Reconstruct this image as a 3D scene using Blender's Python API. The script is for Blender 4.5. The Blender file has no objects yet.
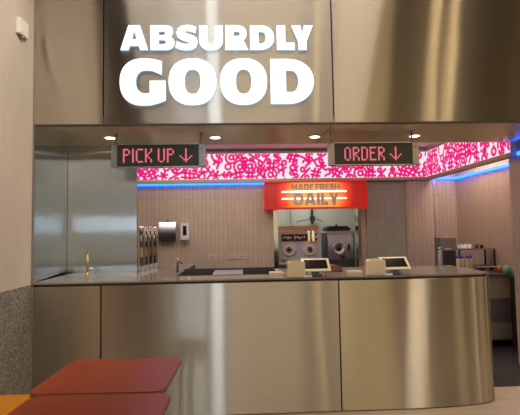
import bpy, bmesh, math, random
from mathutils import Vector, Matrix
random.seed(7)
PI = math.pi
S = bpy.context.scene
COL = S.collection

# ---------------------------------------------------------------- camera, world, exposure, lights
cd = bpy.data.cameras.new('camera'); cam = bpy.data.objects.new('camera', cd); COL.objects.link(cam)
cd.sensor_width = 36; cd.lens = 36 * 420 / 520; cd.clip_start = .05; cd.clip_end = 100
pitch, yaw, roll = .0537, -.0379, -.0172
f = Vector((-math.sin(yaw)*math.cos(pitch), math.cos(yaw)*math.cos(pitch), math.sin(pitch)))
r0 = Vector((math.cos(yaw), math.sin(yaw), 0)); u0 = r0.cross(f)
rr = math.cos(roll)*r0 + math.sin(roll)*u0; uu = -math.sin(roll)*r0 + math.cos(roll)*u0
M4 = Matrix((rr, uu, -f)).transposed().to_4x4(); M4.translation = Vector((0, -3.5, 1.5))
cam.matrix_world = M4
S.camera = cam
S.view_settings.view_transform = 'Standard'; S.view_settings.look = 'None'
S.view_settings.gamma = 1; S.view_settings.use_curve_mapping = False
S.view_settings.exposure = 0.0
S.cycles.use_denoising = True
S.cycles.max_bounces = 8; S.cycles.diffuse_bounces = 4; S.cycles.glossy_bounces = 5
S.cycles.sample_clamp_indirect = 6; S.cycles.caustics_reflective = False

w = bpy.data.worlds.new('hall_air'); S.world = w; w.use_nodes = True
w.node_tree.nodes['Background'].inputs[0].default_value = (.60, .52, .44, 1)
w.node_tree.nodes['Background'].inputs[1].default_value = .045

def area(name, loc, size, power, color, rot=(0, 0, 0), sy=None, spread=None):
    l = bpy.data.lights.new(name, 'AREA'); l.energy = power; l.color = color; l.size = size
    if sy: l.shape = 'RECTANGLE'; l.size_y = sy
    if spread: l.spread = spread
    o = bpy.data.objects.new(name, l); COL.objects.link(o); o.location = loc; o.rotation_euler = rot
    return o
area('hall_fill_light', (0.2, -1.6, 5.2), 3.5, 50, (1, .86, .70), sy=.5)  # unseen fill, added to light the tables and the concrete wall
area('hall_fill_light', (0.2, -5.5, 5.2), 5.0, 45, (1, .84, .66), sy=.5)  # second added fill, deeper in the unseen hall
area('kitchen_fill_light', (-.5, 2.0, 2.72), 2.4, 15.5, (1, .93, .86), sy=.25)  # unseen fills, added because the closed kitchen gets no other general light
area('kitchen_fill_light', (3.15, 2.1, 2.72), .5, 15, (1, .84, .70), sy=.9)  # added fill that warms and brightens the right tile wall
area('kitchen_fill_light', (0.2, 1.25, 2.72), 3.6, 16, (1, .95, .90), sy=.2)  # added fill over the front part of the kitchen
def spot(name, loc, tgt, power, size, color=(1, .86, .70), rad=.05):
    l = bpy.data.lights.new(name, 'SPOT'); l.energy = power; l.spot_size = size; l.spot_blend = .8; l.color = color; l.shadow_soft_size = rad
    o = bpy.data.objects.new(name, l); COL.objects.link(o); o.location = loc
    o.rotation_euler = (Vector(tgt)-Vector(loc)).to_track_quat('-Z', 'Y').to_euler(); return o
spot('hall_fill_spot', (1.0, -2.2, 4.6), (-1.8, -.4, 1.9), 420, 1.0)  # unseen spot, added to brighten the concrete wall
spot('hall_fill_spot', (3.3, -1.6, 4.6), (2.3, -.1, 0), 190, .7, rad=.3)  # unseen spot, added to brighten the floor by the counter end
area('ceiling_fill_light', (0.2, .93, 2.42), 3.8, 7, (1, .86, .88), (PI-.5, 0, 0), sy=.06)  # unseen fill aimed upward, added to lift the dark ceiling strip
area('store_room_fill', (1.1, 4.2, 2.5), 1.2, 21, (1, .98, .90), sy=.8)  # unseen fill put in to light the store room

# ---------------------------------------------------------------- materials
def mat(name, color, rough=.5, metal=0, emit=None, es=0, spec=None, coat=0):
    m = bpy.data.materials.new(name); m.use_nodes = True
    b = m.node_tree.nodes['Principled BSDF']
    b.inputs['Base Color'].default_value = (*color, 1)
    b.inputs['Roughness'].default_value = rough; b.inputs['Metallic'].default_value = metal
    if spec is not None: b.inputs['Specular IOR Level'].default_value = spec
    if coat: b.inputs['Coat Weight'].default_value = coat; b.inputs['Coat Roughness'].default_value = .08
    if emit: b.inputs['Emission Color'].default_value = (*emit, 1); b.inputs['Emission Strength'].default_value = es
    return m
def nn(m, t, **k):
    n = m.node_tree.nodes.new(t)
    for a, v in k.items(): setattr(n, a, v)
    return n
def lk(m, a, b): m.node_tree.links.new(a, b)
def ramp(m, fac, stops):
    r = nn(m, 'ShaderNodeValToRGB'); lk(m, fac, r.inputs[0])
    e = r.color_ramp.elements
    while len(e) < len(stops): e.new(.5)
    for i, (p, c) in enumerate(stops): e[i].position = p; e[i].color = (*c, 1)
    return r.outputs[0]
def noise(m, scale, detail=4, mapscale=(1, 1, 1), coord='Object', rough=.55):
    tc = nn(m, 'ShaderNodeTexCoord'); mp = nn(m, 'ShaderNodeMapping'); mp.inputs['Scale'].default_value = mapscale
    lk(m, tc.outputs[coord], mp.inputs[0]); n = nn(m, 'ShaderNodeTexNoise')
    n.inputs['Scale'].default_value = scale; n.inputs['Detail'].default_value = detail; n.inputs['Roughness'].default_value = rough
    lk(m, mp.outputs[0], n.inputs['Vector']); return n.outputs['Fac']
def mottled(name, c1, c2, scale, rough=.7, bump=0, mapscale=(1, 1, 1), detail=5, lo=.35, hi=.65, **k):
    m = mat(name, c1, rough, **k); b = m.node_tree.nodes['Principled BSDF']
    fac = noise(m, scale, detail, mapscale); lk(m, ramp(m, fac, [(lo, c1), (hi, c2)]), b.inputs['Base Color'])
    if bump:
        bp = nn(m, 'ShaderNodeBump'); bp.inputs['Strength'].default_value = bump; bp.inputs['Distance'].default_value = .004
        lk(m, fac, bp.inputs['Height']); lk(m, bp.outputs[0], b.inputs['Normal'])
    return m
def brushed(name, color, rough, aniso, fill=.35, frough=.5, fan=.62, fine=260, wave=0.0):
    """brushed stainless: grain along the u of the UV map, so highlights stretch across it"""
    m = bpy.data.materials.new(name); m.use_nodes = True; nt = m.node_tree
    nt.nodes.remove(nt.nodes['Principled BSDF']); out = nt.nodes['Material Output']
    tg = nn(m, 'ShaderNodeTangent', direction_type='UV_MAP'); tg.uv_map = 'UVMap'
    g = nn(m, 'ShaderNodeBsdfAnisotropic'); g.distribution = 'GGX'
    g.inputs['Roughness'].default_value = rough; g.inputs['Anisotropy'].default_value = aniso
    lk(m, tg.outputs[0], g.inputs['Tangent'])
    g2 = nn(m, 'ShaderNodeBsdfAnisotropic'); g2.distribution = 'GGX'
    g2.inputs['Roughness'].default_value = frough; g2.inputs['Anisotropy'].default_value = fan
    lk(m, tg.outputs[0], g2.inputs['Tangent'])
    mx = nn(m, 'ShaderNodeMixShader'); mx.inputs[0].default_value = fill
    lk(m, g.outputs[0], mx.inputs[1]); lk(m, g2.outputs[0], mx.inputs[2]); lk(m, mx.outputs[0], out.inputs[0])
    uv = nn(m, 'ShaderNodeUVMap'); uv.uv_map = 'UVMap'
    mp = nn(m, 'ShaderNodeMapping'); mp.inputs['Scale'].default_value = (3, fine, 1); lk(m, uv.outputs[0], mp.inputs[0])
    n = nn(m, 'ShaderNodeTexNoise'); n.inputs['Scale'].default_value = 1; n.inputs['Detail'].default_value = 3; lk(m, mp.outputs[0], n.inputs[0])
    c = ramp(m, n.outputs[0], [(.25, tuple(v*.90 for v in color)), (.75, tuple(min(1, v*1.06) for v in color))])
    lk(m, c, g.inputs[0]); lk(m, c, g2.inputs[0])
    if wave:
        n2 = nn(m, 'ShaderNodeTexNoise'); n2.inputs['Scale'].default_value = 1.6; n2.inputs['Detail'].default_value = 1
        mp2 = nn(m, 'ShaderNodeMapping'); mp2.inputs['Scale'].default_value = (1.3, .55, 1); lk(m, uv.outputs[0], mp2.inputs[0]); lk(m, mp2.outputs[0], n2.inputs[0])
        bp = nn(m, 'ShaderNodeBump'); bp.inputs['Strength'].default_value = 1; bp.inputs['Distance'].default_value = wave
        lk(m, n2.outputs[0], bp.inputs['Height']); lk(m, bp.outputs[0], g.inputs['Normal']); lk(m, bp.outputs[0], g2.inputs['Normal'])
    return m
def tiles(name, c1, c2, grout, tw=.066, th=.40, axis='x', rough=.35):
    m = mat(name, c1, rough); b = m.node_tree.nodes['Principled BSDF']
    tc = nn(m, 'ShaderNodeTexCoord'); sp = nn(m, 'ShaderNodeSeparateXYZ'); cb = nn(m, 'ShaderNodeCombineXYZ')
    lk(m, tc.outputs['Object'], sp.inputs[0])
    lk(m, sp.outputs['Z'], cb.inputs[0]); lk(m, sp.outputs['X' if axis == 'x' else 'Y'], cb.inputs[1])
    br = nn(m, 'ShaderNodeTexBrick'); lk(m, cb.outputs[0], br.inputs[0])
    br.inputs['Color1'].default_value = (*c1, 1); br.inputs['Color2'].default_value = (*c2, 1); br.inputs['Mortar'].default_value = (*grout, 1)
    br.inputs['Scale'].default_value = 1; br.inputs['Brick Width'].default_value = th; br.inputs['Row Height'].default_value = tw
    br.inputs['Mortar Size'].default_value = .0035; br.inputs['Mortar Smooth'].default_value = .2; br.inputs['Bias'].default_value = -.1
    br.offset = .5; br.offset_frequency = 3
    lk(m, br.outputs['Color'], b.inputs['Base Color'])
    bp = nn(m, 'ShaderNodeBump'); bp.invert = True; bp.inputs['Strength'].default_value = .5; bp.inputs['Distance'].default_value = .002
    lk(m, br.outputs['Fac'], bp.inputs['Height']); lk(m, bp.outputs[0], b.inputs['Normal'])
    return m
def glow(name, c, s):
    return mat(name, (0.02, 0.02, 0.02), .5, emit=c, es=s)

M = {}
M['fascia'] = brushed('fascia_steel', (.64, .60, .54), .22, .90, fill=.30, frough=.34, fan=.70, wave=.0012)
M['counter'] = brushed('counter_steel', (.64, .60, .53), .22, .90, fill=.35, frough=.36, fan=.70, wave=.001)
M['soffit'] = brushed('soffit_steel', (.86, .77, .60), .22, .80, fill=.35, frough=.42)
M['partition'] = brushed('partition_steel', (.54, .61, .68), .20, .88, fill=.22, frough=.26, fan=.70, wave=.0006)
M['steel'] = mat('plain_steel', (.62, .62, .62), .28, 1)
M['chrome'] = mat('chrome', (.8, .8, .8), .12, 1)
M['greysteel'] = mat('satin_grey_steel', (.38, .38, .38), .35, 1)
M['darksteel'] = mat('dark_steel', (.10, .10, .105), .4, .8)
M['brass'] = mat('brass', (.78, .56, .20), .22, 1)
M['black'] = mat('black_rubber', (.012, .012, .012), .5)
M['screen'] = mat('black_screen', (.012, .008, .012), .12)
M['white'] = mat('white_plastic', (.75, .73, .70), .4)
M['cream'] = mat('cream_plastic', (.88, .76, .54), .4)
M['bluegrey'] = mat('blue_grey_plastic', (.22, .28, .36), .4)
M['concrete'] = mottled('concrete_plaster', (.52, .46, .40), (.64, .57, .49), 2.2, .8, .15, (1, 1, .5), 6, .3, .7)
M['stone'] = mottled('speckled_stone', (.10, .09, .075), (.34, .31, .27), 75, .6, .3, detail=4, lo=.38, hi=.66)
M['tile'] = tiles('beige_tile', (.57, .43, .31), (.62, .475, .34), (.38, .30, .24))
M['tile_side'] = tiles('beige_tile_side', (.57, .43, .31), (.62, .475, .34), (.42, .31, .23), axis='y')
M['tile_green'] = tiles('grey_green_tile', (.38, .375, .28), (.42, .41, .31), (.29, .29, .22), tw=.13, th=.42)
M['paint'] = mat('pale_paint', (.42, .43, .37), .6)
M['kceil'] = mat('ceiling_paint', (.84, .78, .76), .6)
M['wood'] = mottled('pale_wood_floor', (.74, .58, .40), (.84, .68, .50), 2.5, .35, 0, (1, 9, 1), 5)
M['kfloor'] = mottled('dark_floor_tile', (.035, .03, .026), (.055, .048, .042), 30, .45)
M['table'] = mottled('brick_red_laminate', (.29, .044, .010), (.33, .052, .012), 5, .36, 0, (1, 1, 1), spec=.25)
M['plyedge'] = mat('table_edge', (.30, .17, .10), .5)
M['orange'] = mat('orange_laminate', (.62, .22, .010), .4)
M['quartz'] = mottled('pale_speckled_quartz', (.22, .18, .15), (.27, .23, .19), 60, .10)
M['oakframe'] = mat('light_box_frame', (.50, .36, .22), .5)
M['pattern_w'] = glow('pattern_white', (1, .93, .97), .86)
M['pattern_p'] = glow('pattern_pink', (1, .005, .25), .80)
M['led'] = glow('blue_led', (.008, .085, 1), 8)
M['letter'] = glow('letter_face', (.90, .96, 1), 1.5)
M['letter_side'] = glow('letter_rim', (.55, .78, 1), .9)
M['down'] = glow('downlight_lens', (1, .93, .8), 6)
M['signblack'] = mat('sign_black', (.045, .052, .056), .35)
M['ledpink'] = glow('pink_led', (1, .19, .23), .85)
M['neon'] = glow('neon_tube', (1, .80, .62), 4)
M['redacrylic'] = mat('red_acrylic', (.34, .004, .004), .3, emit=(1, .012, .01), es=.30)
M['signgrey2'] = mat('sign_pale_letter', (.62, .46, .36), .5)
M['signgrey'] = mat('sign_grey_letter', (.40, .27, .22), .5)

# ---------------------------------------------------------------- mesh helpers
def new_bm():
    bm = bmesh.new(); bm.loops.layers.uv.new('UVMap'); return bm
def box(bm, x0, x1, y0, y1, z0, z1, mi=0, bev=0):
    vs = [bm.verts.new((x, y, z)) for x in (x0, x1) for y in (y0, y1) for z in (z0, z1)]
    q = [(0, 1, 3, 2), (4, 6, 7, 5), (0, 4, 5, 1), (2, 3, 7, 6), (0, 2, 6, 4), (1, 5, 7, 3)]
    fs = [bm.faces.new([vs[i] for i in a]) for a in q]
    for fc in fs: fc.material_index = mi
    if bev:
        es = list({e for fc in fs for e in fc.edges})
        r = bmesh.ops.bevel(bm, geom=es, offset=bev, segments=2, affect='EDGES', profile=.7)
        for fc in r['faces']: fc.material_index = mi
def cyl(bm, c, r, h, axis='z', seg=24, r2=None, mi=0):
    r2 = r if r2 is None else r2
    mt = {'z': Matrix.Identity(4), 'y': Matrix.Rotation(-PI/2, 4, 'X'), 'x': Matrix.Rotation(PI/2, 4, 'Y')}[axis]
    mt = Matrix.Translation(c) @ mt @ Matrix.Translation((0, 0, h/2))
    n0 = len(bm.faces)
    r_ = bmesh.ops.create_cone(bm, cap_ends=True, segments=seg, radius1=r, radius2=r2, depth=h, matrix=mt)
    for fc in {fc for v in r_['verts'] for fc in v.link_faces}: fc.material_index = mi; fc.smooth = len(fc.verts) == 4
def lathe(bm, c, prof, seg=28, axis='z', mi=0):
    mt = {'z': Matrix.Identity(3), 'y': Matrix.Rotation(PI/2, 3, 'X')}[axis]
    rings = []
    for r, h in prof:
        rings.append([bm.verts.new(Vector(c) + mt @ Vector((r*math.cos(2*PI*i/seg), r*math.sin(2*PI*i/seg), h))) for i in range(seg)] if r > 1e-6 else [bm.verts.new(Vector(c) + mt @ Vector((0, 0, h)))])
    for a, b in zip(rings, rings[1:]):
        for i in range(seg):
            j = (i+1) % seg
            v = ([a[i], a[j]] if len(a) > 1 else [a[0]]) + ([b[j], b[i]] if len(b) > 1 else [b[0]])
            if len(v) > 2:
                fc = bm.faces.new(v); fc.smooth = True; fc.material_index = mi
def tube(bm, pts, r, seg=10, mi=0):
    pts = [Vector(p) for p in pts]; rings = []
    for i, p in enumerate(pts):
        t = (pts[min(i+1, len(pts)-1)] - pts[max(i-1, 0)]).normalized()
        a = t.cross(Vector((0, 0, 1)) if abs(t.z) < .9 else Vector((1, 0, 0))).normalized(); b = t.cross(a)
        rings.append([bm.verts.new(p + r*(a*math.cos(2*PI*k/seg) + b*math.sin(2*PI*k/seg))) for k in range(seg)])
    for a, b in zip(rings, rings[1:]):
        for k in range(seg):
            fc = bm.faces.new((a[k], a[(k+1) % seg], b[(k+1) % seg], b[k])); fc.smooth = True; fc.material_index = mi
    bm.faces.new(rings[0]).material_index = mi; bm.faces.new(rings[-1][::-1]).material_index = mi
def prism(bm, pts, h, to=lambda x, y, z: (x, y, z), mi=0, smooth=False):
    """extrude a 2-D outline; `to` maps (u, v, height) to the object"""
    a = [bm.verts.new(to(x, y, 0)) for x, y in pts]; b = [bm.verts.new(to(x, y, h)) for x, y in pts]
    fs = [bm.faces.new(a[::-1]), bm.faces.new(b)]
    for i in range(len(pts)):
        j = (i+1) % len(pts); fc = bm.faces.new((a[i], a[j], b[j], b[i])); fc.smooth = smooth; fs.append(fc)
    for fc in fs: fc.material_index = mi
def autouv(bm):
    uv = bm.loops.layers.uv.verify()
    for fc in bm.faces:
        n = fc.normal
        for l in fc.loops:
            p = l.vert.co
            if abs(n.z) > .7: l[uv].uv = (p.x, p.y)
            elif abs(n.y) >= abs(n.x): l[uv].uv = (p.x, p.z)
            else: l[uv].uv = (p.y, p.z)
def obj(name, bm, m, parent=None, uvs=True, recalc=True):
    if recalc: bmesh.ops.recalc_face_normals(bm, faces=bm.faces)
    bm.normal_update()
    if uvs: autouv(bm)
    me = bpy.data.meshes.new(name); bm.to_mesh(me); bm.free()
    for x in (m if isinstance(m, (list, tuple)) else [m]): me.materials.append(x)
    o = bpy.data.objects.new(name, me); COL.objects.link(o)
    if parent: o.parent = parent
    return o
def thing(name, label, cat, loc=(0, 0, 0), rz=0, group=None):
    o = bpy.data.objects.new(name, None); COL.objects.link(o); o.empty_display_size = .1
    o.location = loc; o.rotation_euler = (0, 0, rz); o['label'] = label; o['category'] = cat
    if group: o['group'] = group
    return o
def tag(o, label, cat, group=None):
    o['label'] = label; o['category'] = cat
    if group: o['group'] = group
    return o
def struct(o, label=None):
    o['kind'] = 'structure'
    if label: o['label'] = label
    return o
def B(name, m, parent, *boxes, bev=0):
    bm = new_bm()
    for b in boxes: box(bm, *b, bev=bev)
    return obj(name, bm, m, parent)
def dup(root, loc, label=None, rz=None):
    r = root.copy(); COL.objects.link(r); r.location = loc
    if label: r['label'] = label
    if rz is not None: r.rotation_euler = (0, 0, rz)
    for ch in list(root.children):
        c = ch.copy(); COL.objects.link(c); c.parent = r
        for g in ch.children:
            d = g.copy(); COL.objects.link(d); d.parent = c
    return r

# ---------------------------------------------------------------- floor, walls, ceilings
struct(B('floor', M['wood'], None, (-8, 8, -9.2, .42, -.1, 0)))
struct(B('floor', M['kfloor'], None, (-3.2, 5, .42, 6.2, -.1, 0)))
# concrete wall at the left with a stone dado
wl = struct(B('wall_left', M['concrete'], None, (-2.9, -1.735, -1.6, -.001, 1.09, 4.6)))
B('stone_dado', M['stone'], wl, (-2.9, -1.728, -1.6, -.001, 0, 1.089))
B('corner_strip', M['greysteel'], wl, (-1.745, -1.722, -.003, .012, 0, 4.6))

# back wall with its doorway, tiled
struct(B('wall_back', M['tile'], None, (-3.0, .46, 3.08, 3.2, 0, 2.75), (1.82, 3.39, 3.08, 3.2, 0, 2.75), (.46, 1.82, 3.08, 3.2, 2.05, 2.75)))
struct(B('wall_back', M['tile_green'], None, (1.925, 2.56, 3.035, 3.0795, 0, 2.235)))
struct(B('wall_right', M['tile_side'], None, (3.39, 3.5, 1.0, 3.2, 0, 2.75)))
struct(B('wall_left', M['tile_side'], None, (-3.1, -3.0, .9, 3.2, 0, 2.75)))
# pilaster that steps out of the right wall
struct(B('wall_right', M['tile_side'], None, (2.955, 3.6, .3, 1.04, 0, 2.75)), 'tiled pilaster at the right edge of the opening')
# column right of the doorway
bm = new_bm(); pts = [(2.545, 3.079), (2.545, 3.01)] + [(2.585-.04*math.cos(a), 3.01-.04*math.sin(a)) for a in [i*PI/12 for i in range(1, 7)]] + [(2.975, 2.97), (2.975, 3.079)]
prism(bm, pts, 2.235, smooth=False)
cl = struct(obj('wall_back', bm, M['tile'], None), 'beige tiled column right of the doorway')
B('corner_trim', M['chrome'], cl, (2.972, 2.99, 2.962, 2.985, .9, 2.235))
# store room behind the doorway
struct(B('wall_back', M['paint'], None, (-.3, 2.9, 4.95, 5.05, 0, 2.6)))
struct(B('wall_left', M['paint'], None, (.2, .3, 3.2, 4.95, 0, 2.6)))
struct(B('wall_right', M['paint'], None, (2.3, 2.4, 3.2, 4.95, 0, 2.6)))
struct(B('ceiling', M['kceil'], None, (-3.1, 3.6, .846, 5.05, 2.75, 2.83)))
for nm, x0, x1 in (('trim_1', .455, .525), ('trim_2', 1.785, 1.83)):
    struct(B(nm, M['chrome'], None, (x0, x1, 3.05, 3.215, 0, 2.06)))

# mirror-finish soffit over the counter
sf = struct(B('ceiling', M['soffit'], None, (-1.165, .77, .03, .845, 2.40, 2.46)))
for a, b in ((-3.1, -1.17), (.776, 3.6)): struct(B('ceiling', M['soffit'], None, (a, b, .03, .845, 2.40, 2.46)))
struct(B('trim_3', M['kceil'], None, (-3.1, 3.6, .846, .87, 2.40, 2.75)))
# downlights
LX = [(-1.266, .51), (-.268, .535), (.70, .54), (1.691, .54)]
def downlight():
    t = thing('downlight', 'small round recessed downlight above the pick up sign', 'light', (LX[0][0], LX[0][1], 2.40), group='recessed downlights in the soffit')
    bm = new_bm(); lathe(bm, (0, 0, 0), [(.045, 0), (.062, -.004), (.066, -.001), (.066, 0)]); obj('trim_ring', bm, M['white'], t)
    bm = new_bm(); lathe(bm, (0, 0, 0), [(0, -.003), (.044, -.003), (.046, -.0005)]); obj('lens', bm, M['down'], t)
    return t
d0 = downlight()
for k, lab in ((1, 'small round recessed downlight right of the pick up sign'), (2, 'small round recessed downlight left of the order sign'), (3, 'small round recessed downlight above right end of the order sign')):
    dup(d0, (LX[k][0], LX[k][1], 2.40), lab)
for x, y in LX:
    l = bpy.data.lights.new('downlight_beam', 'SPOT'); l.energy = 22; l.spot_size = 1.5; l.spot_blend = .6; l.shadow_soft_size = .04; l.color = (1, .84, .62)
    o = bpy.data.objects.new('downlight_beam', l); COL.objects.link(o); o.location = (x, y, 2.385)

# brushed steel partition behind the counter at the left
pt = struct(bpy.data.objects.new('wall_back', None), 'brushed steel partition'); COL.objects.link(pt)
bm = new_bm(); prism(bm, [(-1.737, .013), (-1.80, .844), (-1.83, .844), (-1.767, .013)], 2.399); obj('steel_sheet', bm, mat('polished_steel', (.62, .66, .70), .10, 1), pt)
B('steel_sheet', M['partition'], pt, (-1.797, -1.10, .845, .88, 0, 2.399))
for ch in pt.children:
    for l in ch.data.uv_layers['UVMap'].data: l.uv = (l.uv[1], l.uv[0])   # grain runs vertically on this partition
B('joint_strip', M['darksteel'], pt, (-1.801, -1.798, .8455, .85, 0, 2.399))

# ---------------------------------------------------------------- fascia
fa = struct(bpy.data.objects.new('wall_front', None), 'brushed steel fascia over the counter'); COL.objects.link(fa)
def sheet(name, x0, x1, z0, z1, m, parent, dy=None, nx=24, nz=14):
    """one fascia sheet, 3 cm deep; dy bows its face by a few millimetres"""
    bm = new_bm(); dy = dy or (lambda u, v: 0)
    g = [[bm.verts.new((x0+(x1-x0)*i/nx, dy(x0+(x1-x0)*i/nx, z0+(z1-z0)*k/nz), z0+(z1-z0)*k/nz)) for k in range(nz+1)] for i in range(nx+1)]
    for i in range(nx):
        for k in range(nz):
            bm.faces.new((g[i][k], g[i+1][k], g[i+1][k+1], g[i][k+1])).smooth = True
    bk = [[bm.verts.new((x, .03, z)) for z in (z0, z1)] for x in (x0, x1)]
    bm.faces.new((bk[0][0], bk[0][1], bk[1][1], bk[1][0]))
    bm.faces.new([g[i][0] for i in range(nx, -1, -1)] + [bk[0][0], bk[1][0]])
    bm.faces.new([g[i][nz] for i in range(nx+1)] + [bk[1][1], bk[0][1]])
    bm.faces.new([g[0][k] for k in range(nz+1)] + [bk[0][1], bk[0][0]])
    bm.faces.new([g[nx][k] for k in range(nz, -1, -1)] + [bk[1][0], bk[1][1]])
    o = obj(name, bm, m, parent, recalc=False)
    o.data.set_sharp_from_angle(angle=math.radians(30)); return o
sheet('fascia_sheet', -2.9, -1.166, 2.405, 4.6, M['fascia'], fa)
sheet('fascia_sheet', -1.154, .768, 2.405, 4.6, M['fascia'], fa)
def bow(x, z):
    s = min(1, max(0, (x-1.30)/.25)); s = s*s*(3-2*s)
    return s*.006*(x-1.4)*(z-2.8)
sheet('fascia_sheet', .780, 4.2, 2.405, 4.6, M['fascia'], fa, bow, nx=70, nz=16)
B('backing', M['black'], fa, (-2.9, 4.2, .0305, .06, 2.40, 4.6), )
B('bottom_edge', M['darksteel'], fa, (-2.9, 4.2, -.002, .03, 2.394, 2.404))

# ---------------------------------------------------------------- big lit letters
def sup(cx, cy, a, b, t0, t1, n=2.4, k=20):
    o = []
    for i in range(k+1):
        t = math.radians(t0 + (t1-t0)*i/k); c, s = math.cos(t), math.sin(t)
        o.append((cx + a*math.copysign(abs(c)**(2/n), c), cy + b*math.copysign(abs(s)**(2/n), s)))
    return o
# outlines in photo-like units: x to the right, y up, cap height 1; every letter is [outer, holes...]
def L_O(w, h=1.03, st=.39, sv=.25): return [sup(w/2, .5, w/2, h/2, 0, 360, 2.3, 56)[:-1], sup(w/2, .5, w/2-st, h/2-sv, 360, 0, 2.4, 40)[:-1]]
def L_D(w, st=.34): return [[(0, 0), (0, 1)] + sup(w-.58, .5, .58, .5, 90, -90, 2.15, 28),
                            [(st, .26), (st+.10, .26)] + sup(st+.10, .5, w-.36-st-.10+.02, .24, -90, 90, 2.2, 16) + [(st, .74)]]
def L_B(w): return [[(0, 0), (0, 1)] + sup(w-.36, .745, .31, .255, 90, -50, 2.2, 14) + sup(w-.33, .285, .33, .285, 55, -90, 2.2, 14),
                    [(.33, .60), (.33, .75), (.48, .75)] + sup(.48, .675, .11, .075, 90, -90, 2, 8), [(.33, .23), (.33, .40), (.50, .40)] + sup(.50, .315, .12, .085, 90, -90, 2, 8)]
def L_A(w): return [[(0, 0), (.315, 1), (w-.315, 1), (w, 0), (w-.31, 0), (w-.36, .17), (.36, .17), (.31, 0)], [(.44, .43), (w/2, .78), (w-.44, .43)]]
def L_U(w): return [[(0, 1), (.34, 1), (.34, .42)] + sup(w/2, .42, w/2-.34, .17, 180, 360, 2.2, 14) + [(w-.34, 1), (w, 1), (w, .42)] + sup(w/2, .42, w/2, .445, 0, -180, 2.3, 28) + [(0, .42)]]
def L_R(w): return [[(0, 0), (0, 1)] + sup(w-.42, .665, .38, .335, 90, -52, 2.2, 16) + [(w+.02, 0), (w-.36, 0), (w-.56, .33), (.34, .33), (.34, 0)],
                    [(.34, .56), (.34, .75), (.46, .75)] + sup(.46, .655, .13, .095, 90, -90, 2, 8)]
def L_L(w): return [[(0, 0), (0, 1), (.345, 1), (.345, .29), (w, .29), (w, 0)]]
def L_Y(w): return [[(w/2-.17, 0), (w/2-.17, .34), (0, 1), (.37, 1), (w/2, .62), (w-.37, 1), (w, 1), (w/2+.17, .34), (w/2+.17, 0)]]
def L_G(w):
    o = sup(.50, .5, .50, .515, 90, 270, 2.3, 34)            # outer left half, top to bottom
    inn = sup(.56, .5, .22, .255, 270, 90, 2.2, 18)
    return [[(w-.08, .955)] + [(.74, 1.0), (.62, 1.013)] + o + [(.66, -.012), (.82, .03), (w, .09), (w, .525), (w-.34, .525), (w-.34, .262), (.60, .245)] + inn + [(.70, .742), (w-.08, .655)]]
def L_S(w):
    p = [(.93, .93), (.75, .99), (.52, 1.02), (.28, .985), (.11, .88), (.045, .70), (.09, .53), (.24, .42), (.46, .35), (.60, .315), (.615, .275), (.55, .245), (.40, .245), (.22, .29), (.07, .355), (0, .10), (.20, .015), (.45, -.02), (.72, .005), (.91, .11), (.985, .29), (.945, .47), (.80, .585), (.56, .655), (.42, .70), (.42, .745), (.49, .765), (.62, .76), (.76, .725), (.89, .67)]
    return [[(x*w, y) for x, y in p]]
def curve_mesh(name, outlines, ext, bev=0):
    c = bpy.data.curves.new(name, 'CURVE'); c.dimensions = '2D'; c.fill_mode = 'BOTH'; c.extrude = ext
    for pl in outlines:
        s = c.splines.new('POLY'); s.points.add(len(pl)-1); s.use_cyclic_u = True
        for i, (x, y) in enumerate(pl): s.points[i].co = (x, y, 0, 1)
    o = bpy.data.objects.new(name, c); COL.objects.link(o); bpy.context.view_layer.update()
    dg = bpy.context.evaluated_depsgraph_get(); me = bpy.data.meshes.new_from_object(o.evaluated_get(dg))
    bpy.data.objects.remove(o); bpy.data.curves.remove(c)
    return me
gs = thing('lit_letter_sign', 'big glowing white letters ABSURDLY GOOD on the steel fascia', 'sign', (0, 0, 2.4))
def big_letter(fn, x0, x1, zb, H):
    wn = (x1-x0)/H
    me = curve_mesh('letter', [[(px*H, py*H) for px, py in pl] for pl in fn(wn)], .007)
    me.transform(Matrix.Translation((x0, -.012, zb-2.4)) @ Matrix.Rotation(PI/2, 4, 'X'))
    me.materials.clear(); me.materials.append(M['letter']); me.materials.append(M['letter_side'])
    for p in me.polygons: p.material_index = 0 if p.normal.y < -.5 else 1
    o = bpy.data.objects.new('letter', me); COL.objects.link(o); o.parent = gs
def pxx(x): return -1.016 + (x-121)*(1.623/191)
def pxg(x): return -1.024 + (x-120.5)*(1.633/193.5)
for fn, a, b in ((L_A, 121, 148), (L_B, 150.3, 174), (L_S, 175, 197.3), (L_U, 198.5, 222), (L_R, 224.3, 246.7), (L_D, 249, 273.3), (L_L, 275.8, 293.5), (L_Y, 290.5, 312.5)):
    big_letter(fn, pxx(a), pxx(b), 3.027, .213)
for fn, a, b in ((L_G, 120.8, 165.8), (L_O, 168.8, 216.2), (L_O, 219.8, 266.8), (L_D, 270.2, 313.8)):
    if fn is L_O: fn = lambda w: L_O(w, 1.03, .345, .245)
    big_letter(fn, pxg(a), pxg(b), 2.560, .388)

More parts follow.
